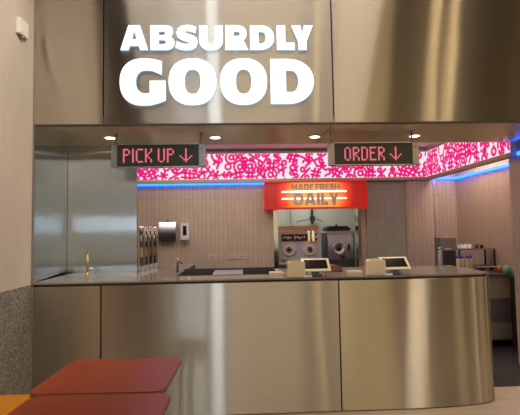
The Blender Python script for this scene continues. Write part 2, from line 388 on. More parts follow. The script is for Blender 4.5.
# ---------------------------------------------------------------- lit pattern band (L-shaped light box)
def arc(cx, cy, rx, ry, a0, a1, k=14): return [(cx+rx*math.cos(math.radians(a0+(a1-a0)*i/k)), cy+ry*math.sin(math.radians(a0+(a1-a0)*i/k))) for i in range(k+1)]
SYM = {  # symbols as strokes in a unit-high box centred on the origin
    '@': [arc(0, 0, .44, .46, 320, -10, 24), arc(0, 0, .17, .17, 0, 360), [(.17, .17), (.17, -.08), (.24, -.18), (.36, -.16), (.43, -.06)]],
    '$': [arc(0, .17, .23, .17, 20, 270) + arc(0, -.17, .23, .17, 90, -160), [(0, .5), (0, -.5)]],
    '&': [[(.32, -.42), (-.12, .16)] + arc(0, .26, .16, .16, 200, -20) + arc(-.06, -.20, .24, .22, 70, 330) + [(.30, .02)]],
    '%': [arc(-.2, .26, .13, .16, 0, 360), arc(.2, -.26, .13, .16, 0, 360), [(.28, .45), (-.28, -.45)]],
    '#': [[(-.12, .42), (-.20, -.42)], [(.20, .42), (.12, -.42)], [(-.38, .16), (.38, .16)], [(-.38, -.16), (.38, -.16)]],
    '!': [[(0, .45), (0, -.12)], [(0, -.36), (0, -.40)]],
    '?': [arc(0, .22, .20, .20, 170, -60) + [(0, -.05), (0, -.14)], [(0, -.38), (0, -.41)]],
    '*': [[(.28*math.cos(a), .28*math.sin(a)), (-.28*math.cos(a), -.28*math.sin(a))] for a in (0, PI/3, 2*PI/3)],
    '(': [arc(.22, 0, .34, .50, 120, 240)], '/': [[(.2, .46), (-.2, -.46)]], 'o': [arc(0, 0, .22, .22, 0, 360)]}
def stroke(bm, pts, w_):
    ring = math.hypot(pts[0][0]-pts[-1][0], pts[0][1]-pts[-1][1]) < 1e-6
    L, Rr = [], []
    for i, p in enumerate(pts):
        a = pts[i-1] if i else (pts[-2] if ring else p); b = pts[i+1] if i < len(pts)-1 else (pts[1] if ring else p)
        t = Vector((b[0]-a[0], b[1]-a[1])).normalized(); e = 0 if ring else (-w_*.4 if i == 0 else w_*.4 if i == len(pts)-1 else 0)
        L.append(bm.verts.new((p[0]-t.y*w_/2+t.x*e, p[1]+t.x*w_/2+t.y*e, 0))); Rr.append(bm.verts.new((p[0]+t.y*w_/2+t.x*e, p[1]-t.x*w_/2+t.y*e, 0)))
    for i in range(len(pts)-1): bm.faces.new((Rr[i], Rr[i+1], L[i+1], L[i]))
def pattern_face(length, height, to, seed):
    rnd = random.Random(seed); bm = new_bm()
    a = [bm.verts.new(to(u, v, 0)) for u, v in ((0, 0), (length, 0), (length, height), (0, height))]; bm.faces.new(a).material_index = 0
    bm2 = bmesh.new(); bag = '@@$$&&&%%##!?*(/o'
    for row in range(3):
        u = -.03*row
        while u < length + .05:
            ch = rnd.choice(bag); q = rnd.uniform(.178, .215); an = rnd.choice((0, 0, .2, -.2, 1.57, -.5, .5)); cv = (row+.5)*height/3 + rnd.uniform(-.010, .010)
            for st in SYM[ch]:
                stroke(bm2, [(u + q*(x*math.cos(an)-y*math.sin(an)), cv + q*(x*math.sin(an)+y*math.cos(an))) for x, y in st], .036)
            u += (.088 if ch in '!(/' else .168)*rnd.uniform(.9, 1.12)
    for co, no in (((.003, 0, 0), (-1, 0, 0)), ((length-.003, 0, 0), (1, 0, 0)), ((0, .003, 0), (0, -1, 0)), ((0, height-.003, 0), (0, 1, 0))):
        bmesh.ops.bisect_plane(bm2, geom=bm2.verts[:]+bm2.edges[:]+bm2.faces[:], plane_co=co, plane_no=no, clear_outer=True)
    mp = {v: bm.verts.new(to(v.co.x, v.co.y, .0015)) for v in bm2.verts}
    for p in bm2.faces:
        fc = bm.faces.new([mp[v] for v in p.verts]); fc.material_index = 1
    bm2.free(); return bm
lb = thing('pattern_light_box', 'lit band of pink symbols on white wrapping above the kitchen', 'light box', (0, 2.92, 2.24))
ZB, HB = .045, .395
bm = pattern_face(5.66, HB, lambda u, v, d: (-2.8+u, -d, ZB+v), 3); obj('pattern_face', bm, [M['pattern_w'], M['pattern_p']], lb, recalc=False)
bm = pattern_face(2.06, HB, lambda u, v, d: (2.86-d, -u, ZB+v), 9); obj('pattern_face', bm, [M['pattern_w'], M['pattern_p']], lb, recalc=False)
B('box_frame', M['oakframe'], lb, (-2.8, 2.86, .0005, .10, ZB-.045, ZB+HB+.03), (-2.8, 2.86, -.012, .0004, ZB-.045, ZB-.002), (-2.8, 2.86, -.012, .0004, ZB+HB+.002, ZB+HB+.03))
B('box_frame', M['oakframe'], lb, (2.8606, 2.94, -2.062, .10, ZB-.045, ZB+HB+.03), (2.848, 2.8605, -2.062, -.013, ZB-.045, ZB-.002), (2.848, 2.8605, -2.062, -.013, ZB+HB+.002, ZB+HB+.03))

# blue light strips
for nm, bx, lab in (('led_strip', (-2.4, .33, 3.05, 3.075, 2.216, 2.250), 'blue glowing light strip along the back wall left of the red sign'),
                    ('led_strip', (2.95, 3.36, 3.05, 3.075, 2.256, 2.290), 'short blue glowing light strip on the back wall by the right corner'),
                    ('led_strip', (3.36, 3.385, 1.04, 3.075, 2.256, 2.290), 'long blue glowing light strip running along the right wall')):
    tag(B(nm, M['led'], None, bx), lab, 'light strip')
tag(B('led_strip', M['led'], None, (2.93, 2.955, .32, 1.04, 2.256, 2.290)), 'blue glowing light strip end on the pilaster at right edge', 'light strip')

# ---------------------------------------------------------------- hanging dot-matrix signs
DM = {'P': ['1110', '1001', '1001', '1110', '1000', '1000', '1000', '1000'], 'I': ['1']*8, 'C': ['0111', '1000', '1000', '1000', '1000', '1000', '1000', '0111'],
      'K': ['1001', '1001', '1010', '1100', '1100', '1010', '1001', '1001'], 'U': ['1001']*7+['0110'], 'O': ['0110']+['1001']*6+['0110'],
      'R': ['1110', '1001', '1001', '1110', '1100', '1010', '1001', '1001'], 'D': ['1110']+['1001']*6+['1110'], 'E': ['1111', '1000', '1000', '1110', '1000', '1000', '1000', '1111'],
      'v': ['0001000', '0001000', '0001000', '0001000', '1001001', '0101010', '0011100', '0001000'], ' ': ['0']*8}
def hanging(text, x0, x1, zt, zb, rods, tx0, tx1, label):
    W = x1-x0; H = zt-zb
    t = thing('hanging_sign', label, 'sign', ((x0+x1)/2, .30, zb))
    B('housing', M['signblack'], t, (-W/2+.05, W/2-.06, 0, .07, 0, H))
    bm = new_bm(); box(bm, -W/2, -W/2+.049, -.004, .074, -.002, H+.002, bev=.002); obj('end_cap', bm, M['greysteel'], t)
    bm = new_bm(); box(bm, W/2-.059, W/2, -.004, .074, -.002, H+.002, bev=.002); cyl(bm, (W/2-.03, -.01, H*.78), .006, .008, 'y', 12, mi=1); obj('end_cap', bm, [M['greysteel'], M['black']], t)
    B('edge_rail', M['steel'], t, (-W/2+.05, W/2-.06, -.006, .07, H, H+.006), (-W/2+.05, W/2-.06, -.006, .07, -.006, 0))
    for rx in rods:
        bm = new_bm(); cyl(bm, (rx-(x0+x1)/2, .03, H+.006), .008, 2.40-zt-.006, 'z', 12); cyl(bm, (rx-(x0+x1)/2, .03, 2.394-zb), .028, .006, 'z', 16)
        cyl(bm, (rx-(x0+x1)/2, .03, H+.004), .014, .025, 'z', 12); obj('rod', bm, M['greysteel'], t)
    n = sum(len(DM[c][0])+1 for c in text)-1; cw = (tx1-tx0)/n; ch = .128/8; xo = tx0-(x0+x1)/2
    for c in text:
        bm = new_bm()
        for r, line in enumerate(DM[c]):
            for q, b in enumerate(line):
                if b == '1':
                    cx = xo+(q+.5)*cw; cz = H*.5+(3.5-r)*ch
                    box(bm, cx-cw*.43, cx+cw*.43, -.0035, -.0001, cz-ch*.43, cz+ch*.43)
        xo += (len(DM[c][0])+1)*cw
        if c != ' ': obj('lit_character', bm, M['ledpink'], t)
        else: bm.free()
hanging('PICK UP v', -1.187, -.345, 2.289, 2.090, (-1.112-.04, -.357-.03), -1.085, -.462, 'black hanging display reading PICK UP with a down arrow')
hanging('ORDER v', .789, 1.625, 2.286, 2.087, (.81, 1.575), .928, 1.462, 'black hanging display reading ORDER with a down arrow')

# ---------------------------------------------------------------- red MADE FRESH DAILY sign over the doorway
ms = thing('lit_shop_sign', 'red and orange lit sign reading MADE FRESH DAILY above the doorway', 'sign', (1.085, 2.80, 1.812)); ms.scale = (.99, .99, .962)
ra = M['redacrylic']
B('sign_case', M['redacrylic'], ms, (-.785, .785, .06, .28, 0, .436), (-.785, -.765, -.02, .06, 0, .436), (.765, .785, -.02, .06, 0, .436), (-.765, .765, -.02, .06, 0, .02), (-.765, .765, -.02, .06, .416, .436), bev=.002)
om = mat('orange_glow_acrylic', (.20, .02, .006), .35)  # glow around the tubes is painted into this panel's emission ramp
b = om.node_tree.nodes['Principled BSDF']
tc = nn(om, 'ShaderNodeTexCoord'); mp = nn(om, 'ShaderNodeMapping'); mp.inputs['Location'].default_value = (-.5, 0, -.5); lk(om, tc.outputs['Generated'], mp.inputs[0])
vm = nn(om, 'ShaderNodeVectorMath', operation='MULTIPLY'); vm.inputs[1].default_value = (2.0, 0, .5); lk(om, mp.outputs[0], vm.inputs[0])
vl = nn(om, 'ShaderNodeVectorMath', operation='LENGTH'); lk(om, vm.outputs[0], vl.inputs[0])
lk(om, ramp(om, vl.outputs['Value'], [(.0, (1, .50, .12)), (.48, (1, .32, .05)), (.64, (.9, .04, .012)), (.80, (.34, .003, .005))]), b.inputs['Emission Color']); b.inputs['Emission Strength'].default_value = .95
B('back_panel', om, ms, (-.764, .764, .045, .059, .021, .415))
for z in (.268, .158):
    bm = new_bm(); tube(bm, [(-.505, .045, z), (-.505, -.002, z), (-.50, -.008, z), (.46, -.008, z), (.465, -.002, z), (.465, .045, z)], .011); obj('neon_tube', bm, M['neon'], ms)
def L_M(w): return [[(0, 0), (0, 1), (.36, 1), (w/2, .50), (w-.36, 1), (w, 1), (w, 0), (w-.30, 0), (w-.30, .52), (w/2+.06, .10), (w/2-.06, .10), (.30, .52), (.30, 0)]]
def L_E(w): return [[(0, 0), (0, 1), (w, 1), (w, .77), (.31, .77), (.31, .62), (w-.06, .62), (w-.06, .40), (.31, .40), (.31, .23), (w, .23), (w, 0)]]
def L_F(w): return [[(0, 0), (0, 1), (w, 1), (w, .76), (.31, .76), (.31, .58), (w-.06, .58), (w-.06, .35), (.31, .35), (.31, 0)]]
def L_H(w): return [[(0, 0), (0, 1), (.30, 1), (.30, .62), (w-.30, .62), (w-.30, 1), (w, 1), (w, 0), (w-.30, 0), (w-.30, .38), (.30, .38), (.30, 0)]]
def L_I(w): return [[(0, 0), (0, 1), (w, 1), (w, 0)]]
for word, wd, ht, z0, yy in ((((L_M, 1.25), (L_A, 1.12), (L_D, 1.05), (L_E, .82), (None, .16), (L_F, .80), (L_R, 1.02), (L_E, .82), (L_S, .88), (L_H, 1.05)), .75, .105, .287, .024), \
                             (((L_D, 1.06), (L_A, 1.14), (L_I, .33), (L_L, .74), (L_Y, 1.06)), .70, .195, .048, -.024)):
    gap = .10; tot = sum(w_ for _, w_ in word) + gap*(len(word)-1); kx = wd/tot; x = -wd/2+.005
    for fn, w_ in word:
        if fn:
            me = curve_mesh('letter', [[(px*kx, py*ht) for px, py in pl] for pl in fn(w_)], .005)
            me.transform(Matrix.Translation((x, yy, z0)) @ Matrix.Rotation(PI/2, 4, 'X')); me.materials.clear(); me.materials.append(M['signgrey'] if z0 > .2 else M['signgrey2'])
            o = bpy.data.objects.new('letter', me); COL.objects.link(o); o.parent = ms
        x += (w_+gap)*kx

# ---------------------------------------------------------------- front counter
pc = thing('service_counter', 'long brushed steel front counter with rounded right end', 'counter')
def profile(off=0, n=18):
    a, b_, cx = .83-off, .13-off, 1.30
    p = [(cx + a*math.cos(t), .13 - b_*math.sin(t)) for t in [PI/2 - PI/2*i/n for i in range(n+1)]]
    return p + [(cx+a, .86)]
def clad(x0, pts, z0, z1, name='steel_panel'):
    """steel sheet following pts (front face), 2 cm thick, u running along it"""
    bm = new_bm(); uv = bm.loops.layers.uv.verify(); cu = [0]
    for p, q in zip(pts, pts[1:]): cu.append(cu[-1] + math.hypot(q[0]-p[0], q[1]-p[1]))
    F = [[bm.verts.new((x, y, z)) for z in (z0, z1)] for x, y in pts]
    inn = []
    for i, (x, y) in enumerate(pts):
        a = Vector(pts[max(i-1, 0)]); c = Vector(pts[min(i+1, len(pts)-1)]); t = (c-a).normalized(); inn.append((x - t.y*.02, y + t.x*.02))
    K = [[bm.verts.new((x, y, z)) for z in (z0, z1)] for x, y in inn]
    def fq(vs, us, sm=False):
        fc = bm.faces.new(vs); fc.smooth = sm
        for l, u in zip(fc.loops, us): l[uv].uv = (u + x0, l.vert.co.z)
    for i in range(len(pts)-1):
        fq((F[i][0], F[i+1][0], F[i+1][1], F[i][1]), (cu[i], cu[i+1], cu[i+1], cu[i]), True)
        fq((K[i][0], K[i][1], K[i+1][1], K[i+1][0]), (cu[i], cu[i], cu[i+1], cu[i+1]), True)
        fq((F[i][1], F[i+1][1], K[i+1][1], K[i][1]), (cu[i], cu[i+1], cu[i+1], cu[i]))
        fq((F[i][0], K[i][0], K[i+1][0], F[i+1][0]), (cu[i], cu[i], cu[i+1], cu[i+1]))
    fq((F[0][0], F[0][1], K[0][1], K[0][0]), (0,)*4); fq((F[-1][0], K[-1][0], K[-1][1], F[-1][1]), (0,)*4)
    me_o = obj(name, bm, M['counter'], pc, uvs=False, recalc=False)
    # split sharp edges of the rim so that only the long faces shade smoothly
    me_o.data.set_sharp_from_angle(angle=math.radians(40)) if hasattr(me_o.data, 'set_sharp_from_angle') else None
    return me_o
clad(-1.73, [(-1.73, 0), (-1.45, 0), (-1.181, 0)], .010, 1.068)
clad(-1.17, [(-1.170, 0), (-.2, 0), (.7705, 0)], .010, 1.068)
clad(.78, [(.782, 0), (1.1, 0), (1.25, 0), (1.29, 0)] + profile(), .010, 1.068)
# carcass and recessed plinth
bm = new_bm(); prism(bm, [(-1.735, .025), (1.28, .025)] + profile(.025)[1:] + [(-1.735, .84)], .88, lambda x, y, z: (x, y, z+.045)); obj('carcass', bm, M['black'], pc)
bm = new_bm(); prism(bm, [(-1.735, .05), (1.28, .05)] + profile(.05)[1:] + [(-1.735, .82)], .043, lambda x, y, z: (x, y, z+.001)); obj('plinth', bm, M['black'], pc)
# worktop, with a cut-out for the sink trough
ct = thing('worktop', 'pale speckled stone worktop of the front counter', 'worktop', (0, 0, 1.086))
bm = new_bm()
top = [(.300, .0), (1.29, .0)] + profile(0)[1:-1] + [(2.13, .84), (.300, .84)]
prism(bm, top, .014); box(bm, -1.735, .2999, 0, .33, 0, .014); box(bm, -1.10, -.62, .3301, .84, 0, .014); box(bm, -.62, .2999, .80, .84, 0, .014)
box(bm, -1.735, -1.1001, .3301, .84, 0, .014); box(bm, -1.095, -.62, .8401, 1.9, 0, .014)
obj('slab', bm, M['quartz'], ct)
B('shadow_gap', M['black'], ct, (-1.735, 1.30, .018, .04, -.018, -.0005))
bm = new_bm(); q = profile(.018); prism(bm, [(1.30, .018)] + q[1:] + [(1.30, .86)], .0175, lambda x, y, z: (x, y, z-.018)); obj('shadow_gap', bm, M['black'], ct)
# sink trough
sk = thing('sink_trough', 'long stainless steel sink trough set in the front worktop', 'sink', (0, 0, 1.10))
B('basin', M['darksteel'], sk, (-.617, .297, .333, .338, -.12, .004), (-.617, .297, .792, .797, -.12, .022), (-.617, -.612, .338, .792, -.12, .004), (.292, .297, .338, .792, -.12, .004), (-.612, .292, .338, .792, -.12, -.115))
B('cover_plate', M['steel'], sk, (-.30, -.02, .36, .78, -.004, .006), bev=.002)
pc2 = B('side_carcass', M['black'], None, (-1.09, -.63, .88, 1.88, 0, 1.085)); tag(pc2, 'dark base unit under the left return of the worktop', 'cabinet')

# ---------------------------------------------------------------- cafe tables and bench
def rrect(w, d, r, n=8):
    o = []
    for cx, cy, a0 in ((w/2-r, d/2-r, 0), (-w/2+r, d/2-r, 90), (-w/2+r, -d/2+r, 180), (w/2-r, -d/2+r, 270)):
        o += [(cx+r*math.cos(math.radians(a0+90*i/n)), cy+r*math.sin(math.radians(a0+90*i/n))) for i in range(n+1)]
    return o
tb = thing('cafe_table', 'brick red table with rounded corners, the one nearer the counter', 'table', (-.708, -1.195, 0), math.radians(-1.2), 'red cafe tables')
bm = new_bm(); prism(bm, rrect(.648, .525, .055), .016, lambda x, y, z: (x, y, .729+z), smooth=False); obj('edge_band', bm, M['plyedge'], tb)
bm = new_bm(); prism(bm, rrect(.644, .521, .053), .005, lambda x, y, z: (x, y, .745+z)); obj('table_top', bm, M['table'], tb)
bm = new_bm(); cyl(bm, (0, 0, .02), .03, .705); cyl(bm, (0, 0, .722), .12, .006); obj('pedestal', bm, M['black'], tb)
bm = new_bm(); lathe(bm, (0, 0, 0), [(0, .02), (.05, .02), (.20, .010), (.205, 0), (0, 0)]); obj('foot_plate', bm, M['black'], tb)
dup(tb, (-.675, -1.742, 0), 'brick red table with rounded corners, at the bottom edge of the photo')
be = thing('bench', 'low orange bench beside the stone wall base', 'bench', (-1.55, -1.1, 0))
bm = new_bm(); box(bm, -.172, .145, -.5, .475, .425, .45, bev=.004); obj('bench_top', bm, M['orange'], be)
for x in (-.14, .11):
    for y in (-.45, .42): B('leg', M['black'], be, (x-.015, x+.015, y-.015, y+.015, 0, .425))

# ---------------------------------------------------------------- point-of-sale terminals
def terminal(loc, label, rz=0):
    t = thing('checkout_terminal', label, 'terminal', loc, rz, 'checkout terminals on the front counter')
    bm = new_bm(); prism(bm, [(0, 0), (.145, 0), (.145, .125), (.012, .128), (.004, .120)], .11, lambda x, y, z: (x, .01+z, y)); bmesh.ops.bevel(bm, geom=bm.edges[:], offset=.004, segments=2, affect='EDGES')
    box(bm, .02, .125, .03, .09, .1285, .131)
    pr = obj('printer_body', bm, M['cream'], t)
    B('paper_slot', M['black'], pr, (.03, .115, .05, .056, .1312, .1322)); B('paper', M['white'], pr, (.035, .105, .052, .054, .1323, .142))
    # screen tilted back
    bm = new_bm(); box(bm, -.122, .122, -.006, .006, -.078, .078, bev=.004); s = obj('tablet_frame', bm, M['cream'], t); s.location = (.245, .075, .092); s.rotation_euler = (math.radians(-52), 0, 0)
    B('tablet_screen', M['screen'], s, (-.098, .098, -.0085, -.0062, -.052, .056))
    bm = new_bm(); box(bm, .18, .30, .05, .13, .004, .020, bev=.004); prism(bm, [(.07, .02), (.12, .02), (.10, .085), (.085, .085)], .07, lambda x, y, z: (.205+z, x, y)); obj('stand', bm, M['bluegrey'], t)
    bm = new_bm(); prism(bm, [(.02, 0), (.075, 0), (.07, .012), (.03, .014)], .07, lambda x, y, z: (.13+z, x-.02, y)); obj('card_reader', bm, M['white'], t)
    return t
t1 = terminal((.362, .035, 1.10), 'cream checkout terminal with tilted screen in front of the soft serve machines')
dup(t1, (1.055, .05, 1.10), 'cream checkout terminal with tilted screen standing right of the doorway')
# low trays and a till box on the worktop
for x, y, w_, lab in ((.215, .25, .125, 'low cream box on the counter left of the first terminal'), (.905, .20, .135, 'low cream box on the counter between the two terminals')):
    bm = new_bm(); box(bm, 0, w_, 0, .07, 0, .022, bev=.003); box(bm, .01, w_-.01, .01, .06, .022, .025); o = obj('low_box', bm, M['cream']); o.location = (x, y, 1.10); tag(o, lab, 'box')
bm = new_bm(); prism(bm, [(0, 0), (.17, 0), (.165, .035), (.10, .060), (0, .062)], .10, lambda x, y, z: (x, z, y)); bmesh.ops.bevel(bm, geom=bm.edges[:], offset=.003, segments=1, affect='EDGES')
o = obj('card_machine', bm, mat('copper_brown', (.22, .10, .06), .35, .3)); o.location = (.745, .42, 1.10); tag(o, 'brown sloping box behind the first checkout terminal', 'box')

# ---------------------------------------------------------------- soft serve machines in the doorway
m1 = thing('soft_serve_machine', 'wide steel soft serve machine with two round dials and orange trim', 'machine', (.885, 3.55, 0))
OR = mat('orange_trim', (.75, .22, .06), .4, emit=(1, .2, .04), es=.12)
bm = new_bm(); box(bm, -.355, .355, -.25, .25, .09, 1.455, bev=.012); obj('cabinet', bm, mat('machine_steel', (.50, .54, .62), .4, .2), m1)
B('hopper_lid', M['greysteel'], m1, (-.33, .33, -.20, .20, 1.515, 1.545), (-.345, .315, -.22, .22, 1.456, 1.502), bev=.004)
B('trim_band', OR, m1, (-.335, .32, -.23, .21, 1.545, 1.556), (-.35, .35, -.256, .22, 1.503, 1.514), (-.357, .357, -.256, -.2502, 1.445, 1.4555))
bm = new_bm(); box(bm, -.29, .29, -.262, -.2502, 1.31, 1.425, bev=.003); pn = obj('control_panel', bm, M['screen'], m1)
rnd = random.Random(2)
DM_ = mat('display_marks', (.35, .12, .10), .5, emit=(.8, .5, .4), es=.25)
for i in range(15):
    x = -.27+i*.038
    if i not in (4, 10): B('display_mark', DM_, pn, (x, x+rnd.uniform(.012, .03), -.2645, -.2625, 1.335+rnd.uniform(0, .03), 1.375+rnd.uniform(0, .03)))
for x in (.155, .225):
    bm = new_bm(); box(bm, x-.022, x+.022, -.285, -.2503, 1.30, 1.475, bev=.005); obj('handle', bm, M['chrome'], m1)
for x in (-.170, .165):
    bm = new_bm(); lathe(bm, (x, -.2502, 1.185), [(0, 0), (.118, 0), (.118, .016), (.095, .024), (.078, .012), (.0, .012)], 36, 'y'); d = obj('dial_ring', bm, mat('pale_peach_ring', (.82, .60, .50), .35), m1)
    bm = new_bm(); lathe(bm, (x, -.2625, 1.185), [(0, 0), (.073, 0), (.070, .008), (0, .010)], 30, 'y'); obj('dial_face', bm, M['white'], d)
    bm = new_bm(); lathe(bm, (x, -.272, 1.185), [(0, 0), (.040, 0), (.034, .030), (0, .034)], 20, 'y'); obj('dial_knob', bm, M['darksteel'], d)
for x, q in ((-.03, .016), (.03, .016), (.28, .02)):
    bm = new_bm(); cyl(bm, (x, -.2635, 1.297), q, .012, 'y', 14); obj('button', bm, OR, m1)
B('drip_shelf', M['steel'], m1, (-.34, .34, -.36, -.2504, .93, .955), (-.34, .34, -.262, -.2504, .956, 1.035), bev=.003)
for x in (-.26, -.09, .09, .26): bm = new_bm(); cyl(bm, (x, -.272, 1.0), .016, .010, 'y', 12); obj('bolt', bm, M['black'], m1)
for x in (-.3, .3):
    for y in (-.2, .2): bm = new_bm(); cyl(bm, (x, y, 0), .03, .09, 'z', 14); obj('caster', bm, M['black'], m1)

m2 = thing('batch_freezer', 'dark machine with curved steel front and round hatch in the doorway', 'machine', (1.56, 3.58, 0))
bm = new_bm(); box(bm, -.22, .25, -.22, .25, .03, 1.43, bev=.01); obj('cabinet', bm, M['darksteel'], m2)
bm = new_bm(); pr = [(-.225, 1.445), (-.225, 1.40)] + [(-.235-.045*math.sin(PI*i/10), 1.40-.40*i/10) for i in range(11)] + [(-.22, .99), (-.205, .99), (-.205, 1.445)]
prism(bm, pr, .43, lambda y, z, x: (x-.205, y, z), smooth=True); fo = obj('front_cover', bm, mat('smoked_steel', (.36, .36, .38), .36, .45), m2); fo.data.set_sharp_from_angle(angle=math.radians(35))
B('trim_band', mat('copper_trim', (.50, .22, .12), .35, .6), m2, (-.215, .24, -.232, -.10, 1.446, 1.462))
bm = new_bm(); box(bm, -.20, .19, -.20, .22, 1.465, 1.52, bev=.02); box(bm, -.17, .16, -.18, .2, 1.52, 1.545, bev=.01); cyl(bm, (.0, 0, 1.545), .018, .03, 'z', 12); obj('hopper_lid', bm, M['black'], m2)
bm = new_bm(); lathe(bm, (-.03, -.272, 1.185), [(0, 0), (.105, 0), (.105, .010), (.093, .016), (.080, .008), (0, .008)], 36, 'y'); h = obj('round_hatch', bm, M['steel'], m2)
bm = new_bm(); lathe(bm, (-.03, -.281, 1.185), [(0, 0), (.05, 0), (.045, .02), (0, .024)], 20, 'y'); obj('hatch_knob', bm, M['black'], h)
B('hatch_handle', M['brass'], h, (.015, .10, -.300, -.288, 1.195, 1.207))
B('latch', M['black'], m2, (.115, .150, -.285, -.25, 1.14, 1.25)); B('spout', M['black'], m2, (-.0, .07, -.285, -.25, 1.02, 1.06))
for x in (-.2, .18):
    for y in (-.2, .18): B('foot', M['black'], m2, (x, x+.05, y, y+.05, 0, .03))
# water pipe and cable rack hanging behind the machines
pp = thing('water_pipe', 'dark vertical pipe with cross bar above the machines', 'pipe', (1.36, 4.88, 0))
bm = new_bm(); cyl(bm, (0, 0, 1.6), .022, 1.0, 'z', 12); obj('pipe', bm, M['darksteel'], pp)
bm = new_bm(); tube(bm, [(-.32, -.02, 1.60), (-.30, -.02, 1.66), (-.12, -.03, 1.68), (0, -.035, 1.74), (.12, -.03, 1.69), (.22, -.02, 1.64)], .007); obj('cable', bm, M['black'], pp)
bm = new_bm(); box(bm, -.05, .05, -.05, -.022, 1.66, 1.76, bev=.006); obj('valve', bm, M['black'], pp)
sh = thing('store_room_shelf', 'tall grey frame against the store room wall', 'shelf', (.7, 4.86, 0))
B('upright', M['greysteel'], sh, (.215, .235, -.02, .02, 0, 2.4))

# ---------------------------------------------------------------- wall-mounted things at the left
td = thing('paper_towel_dispenser', 'curved stainless paper towel dispenser on the tiled wall', 'dispenser', (-1.18, 3.08, 1.36))
bm = new_bm(); pr = [(0, 0)] + [(-.09-.035*math.sin(PI*(i/8)), .01+.275*i/8) for i in range(9)] + [(0, .295)]
prism(bm, pr, .262, lambda y, z, x: (x-.131, y-.0005, z), smooth=True); o = obj('cover', bm, mat('satin_steel', (.72, .74, .76), .3, 1), td); o.data.set_sharp_from_angle(angle=math.radians(40))
bm = new_bm(); cyl(bm, (0, -.05, .295), .018, .022, 'z', 14); obj('lock', bm, M['darksteel'], td)
B('towel_slot', M['black'], td, (-.09, .09, -.10, -.03, -.006, -.0005))
sd = thing('soap_dispenser', 'small white soap dispenser with dark window on the tiled wall', 'dispenser', (-.915, 3.08, 1.37))
bm = new_bm(); box(bm, -.068, .068, -.10, -.001, 0, .255, bev=.012); obj('housing', bm, M['white'], sd)
bm = new_bm(); box(bm, -.028, .028, -.103, -.1002, .07, .215, bev=.001); obj('window', bm, M['screen'], sd)
B('drip_lip', M['greysteel'], sd, (-.05, .05, -.11, -.03, -.012, -.0005))
for x, lab in ((-.51, 'beige wall outlet nearest the soap dispenser'), (-.20, 'beige wall outlet, middle one of the three'), (-.045, 'beige wall outlet nearest the doorway')):
    ot = thing('wall_outlet', lab, 'outlet', (x, 3.08, 1.055), group='wall outlets above the sink')
    bm = new_bm(); box(bm, -.058, .058, -.012, -.0005, 0, .078, bev=.003); obj('face_plate', bm, mat('outlet_beige', (.62, .50, .40), .4), ot)
    B('socket', mat('outlet_socket', (.48, .38, .30), .4), ot, (-.035, -.008, -.014, -.0121, .02, .058), (.008, .035, -.014, -.0121, .02, .058))

# taps
ft = thing('brass_tap', 'slim brass tap standing in front of the steel partition', 'tap', (-1.505, .60, 1.10))
bm = new_bm(); cyl(bm, (0, 0, 0), .022, .008); cyl(bm, (0, 0, .008), .010, .21, r2=.008); tube(bm, [(0, 0, .20), (0, -.005, .225), (0, -.03, .235), (0, -.05, .225), (0, -.055, .205)], .008); obj('spout', bm, M['brass'], ft)
bm = new_bm(); cyl(bm, (.0, 0, .055), .013, .05, 'x', 14); box(bm, .035, .052, -.008, .008, .05, .075, bev=.002); obj('lever', bm, M['chrome'], ft)
f2 = thing('sink_tap', 'small dark tap at the left end of the sink trough', 'tap', (-.665, .70, 1.10))
bm = new_bm(); cyl(bm, (0, 0, 0), .02, .012); cyl(bm, (0, 0, .012), .011, .085); tube(bm, [(0, 0, .09), (.01, -.01, .105), (.04, -.04, .10), (.05, -.05, .085)], .008); obj('spout', bm, M['darksteel'], f2)
bm = new_bm(); cyl(bm, (0, 0, .105), .005, .035); obj('lever', bm, M['steel'], f2)

# ---------------------------------------------------------------- drink dispensers beside the partition
AM = mat('amber_window', (.55, .36, .20), .3); BR = mat('dark_bronze', (.13, .12, .115), .3, .7)
def dispenser(loc, label, first=None):
    if first: return dup(first, loc, label)
    t = thing('drink_dispenser', label, 'dispenser', loc, 0, 'tall drink dispensers in a row')
    bm = new_bm(); box(bm, -.022, .022, -.04, .04, .05, .36, bev=.005); obj('column', bm, BR, t)
    bm = new_bm(); pr = [(-.055, .36), (-.062, .42), (-.05, .455), (-.02, .468), (.035, .468), (.04, .36)]
    prism(bm, pr, .046, lambda y, z, x: (x-.023, y, z), smooth=True); c = obj('head', bm, M['chrome'], t); c.data.set_sharp_from_angle(angle=math.radians(35))
    bm = new_bm(); lathe(bm, (0, -.060, .40), [(0, 0), (.014, 0), (.012, .016), (0, .018)], 14, 'y'); obj('button', bm, M['black'], c)
    B('sight_window', AM, t, (-.012, .012, -.043, -.0402, .14, .24))
    bm = new_bm(); cyl(bm, (0, -.058, .30), .009, .06, 'z', 12); box(bm, -.010, .010, -.062, -.035, .335, .35); obj('nozzle', bm, M['chrome'], t)
    bm = new_bm(); box(bm, -.028, .028, -.075, .045, 0, .05, bev=.008); tr = obj('drip_tray', bm, M['steel'], t)
    B('tray_grill', M['darksteel'], tr, (-.02, .02, -.07, -.042, .0502, .054))
    return t
D = [(-1.072, .97), (-1.056, 1.10), (-1.040, 1.23), (-1.022, 1.36)]
dd = dispenser((D[0][0], D[0][1], 1.10), 'tall drink dispenser nearest the steel partition edge')
dispenser((D[1][0], D[1][1], 1.10), 'second tall drink dispenser from the steel partition', dd)
dispenser((D[2][0], D[2][1], 1.10), 'third tall drink dispenser from the steel partition', dd)
dispenser((D[3][0], D[3][1], 1.10), 'last tall drink dispenser, farthest from the steel partition', dd)

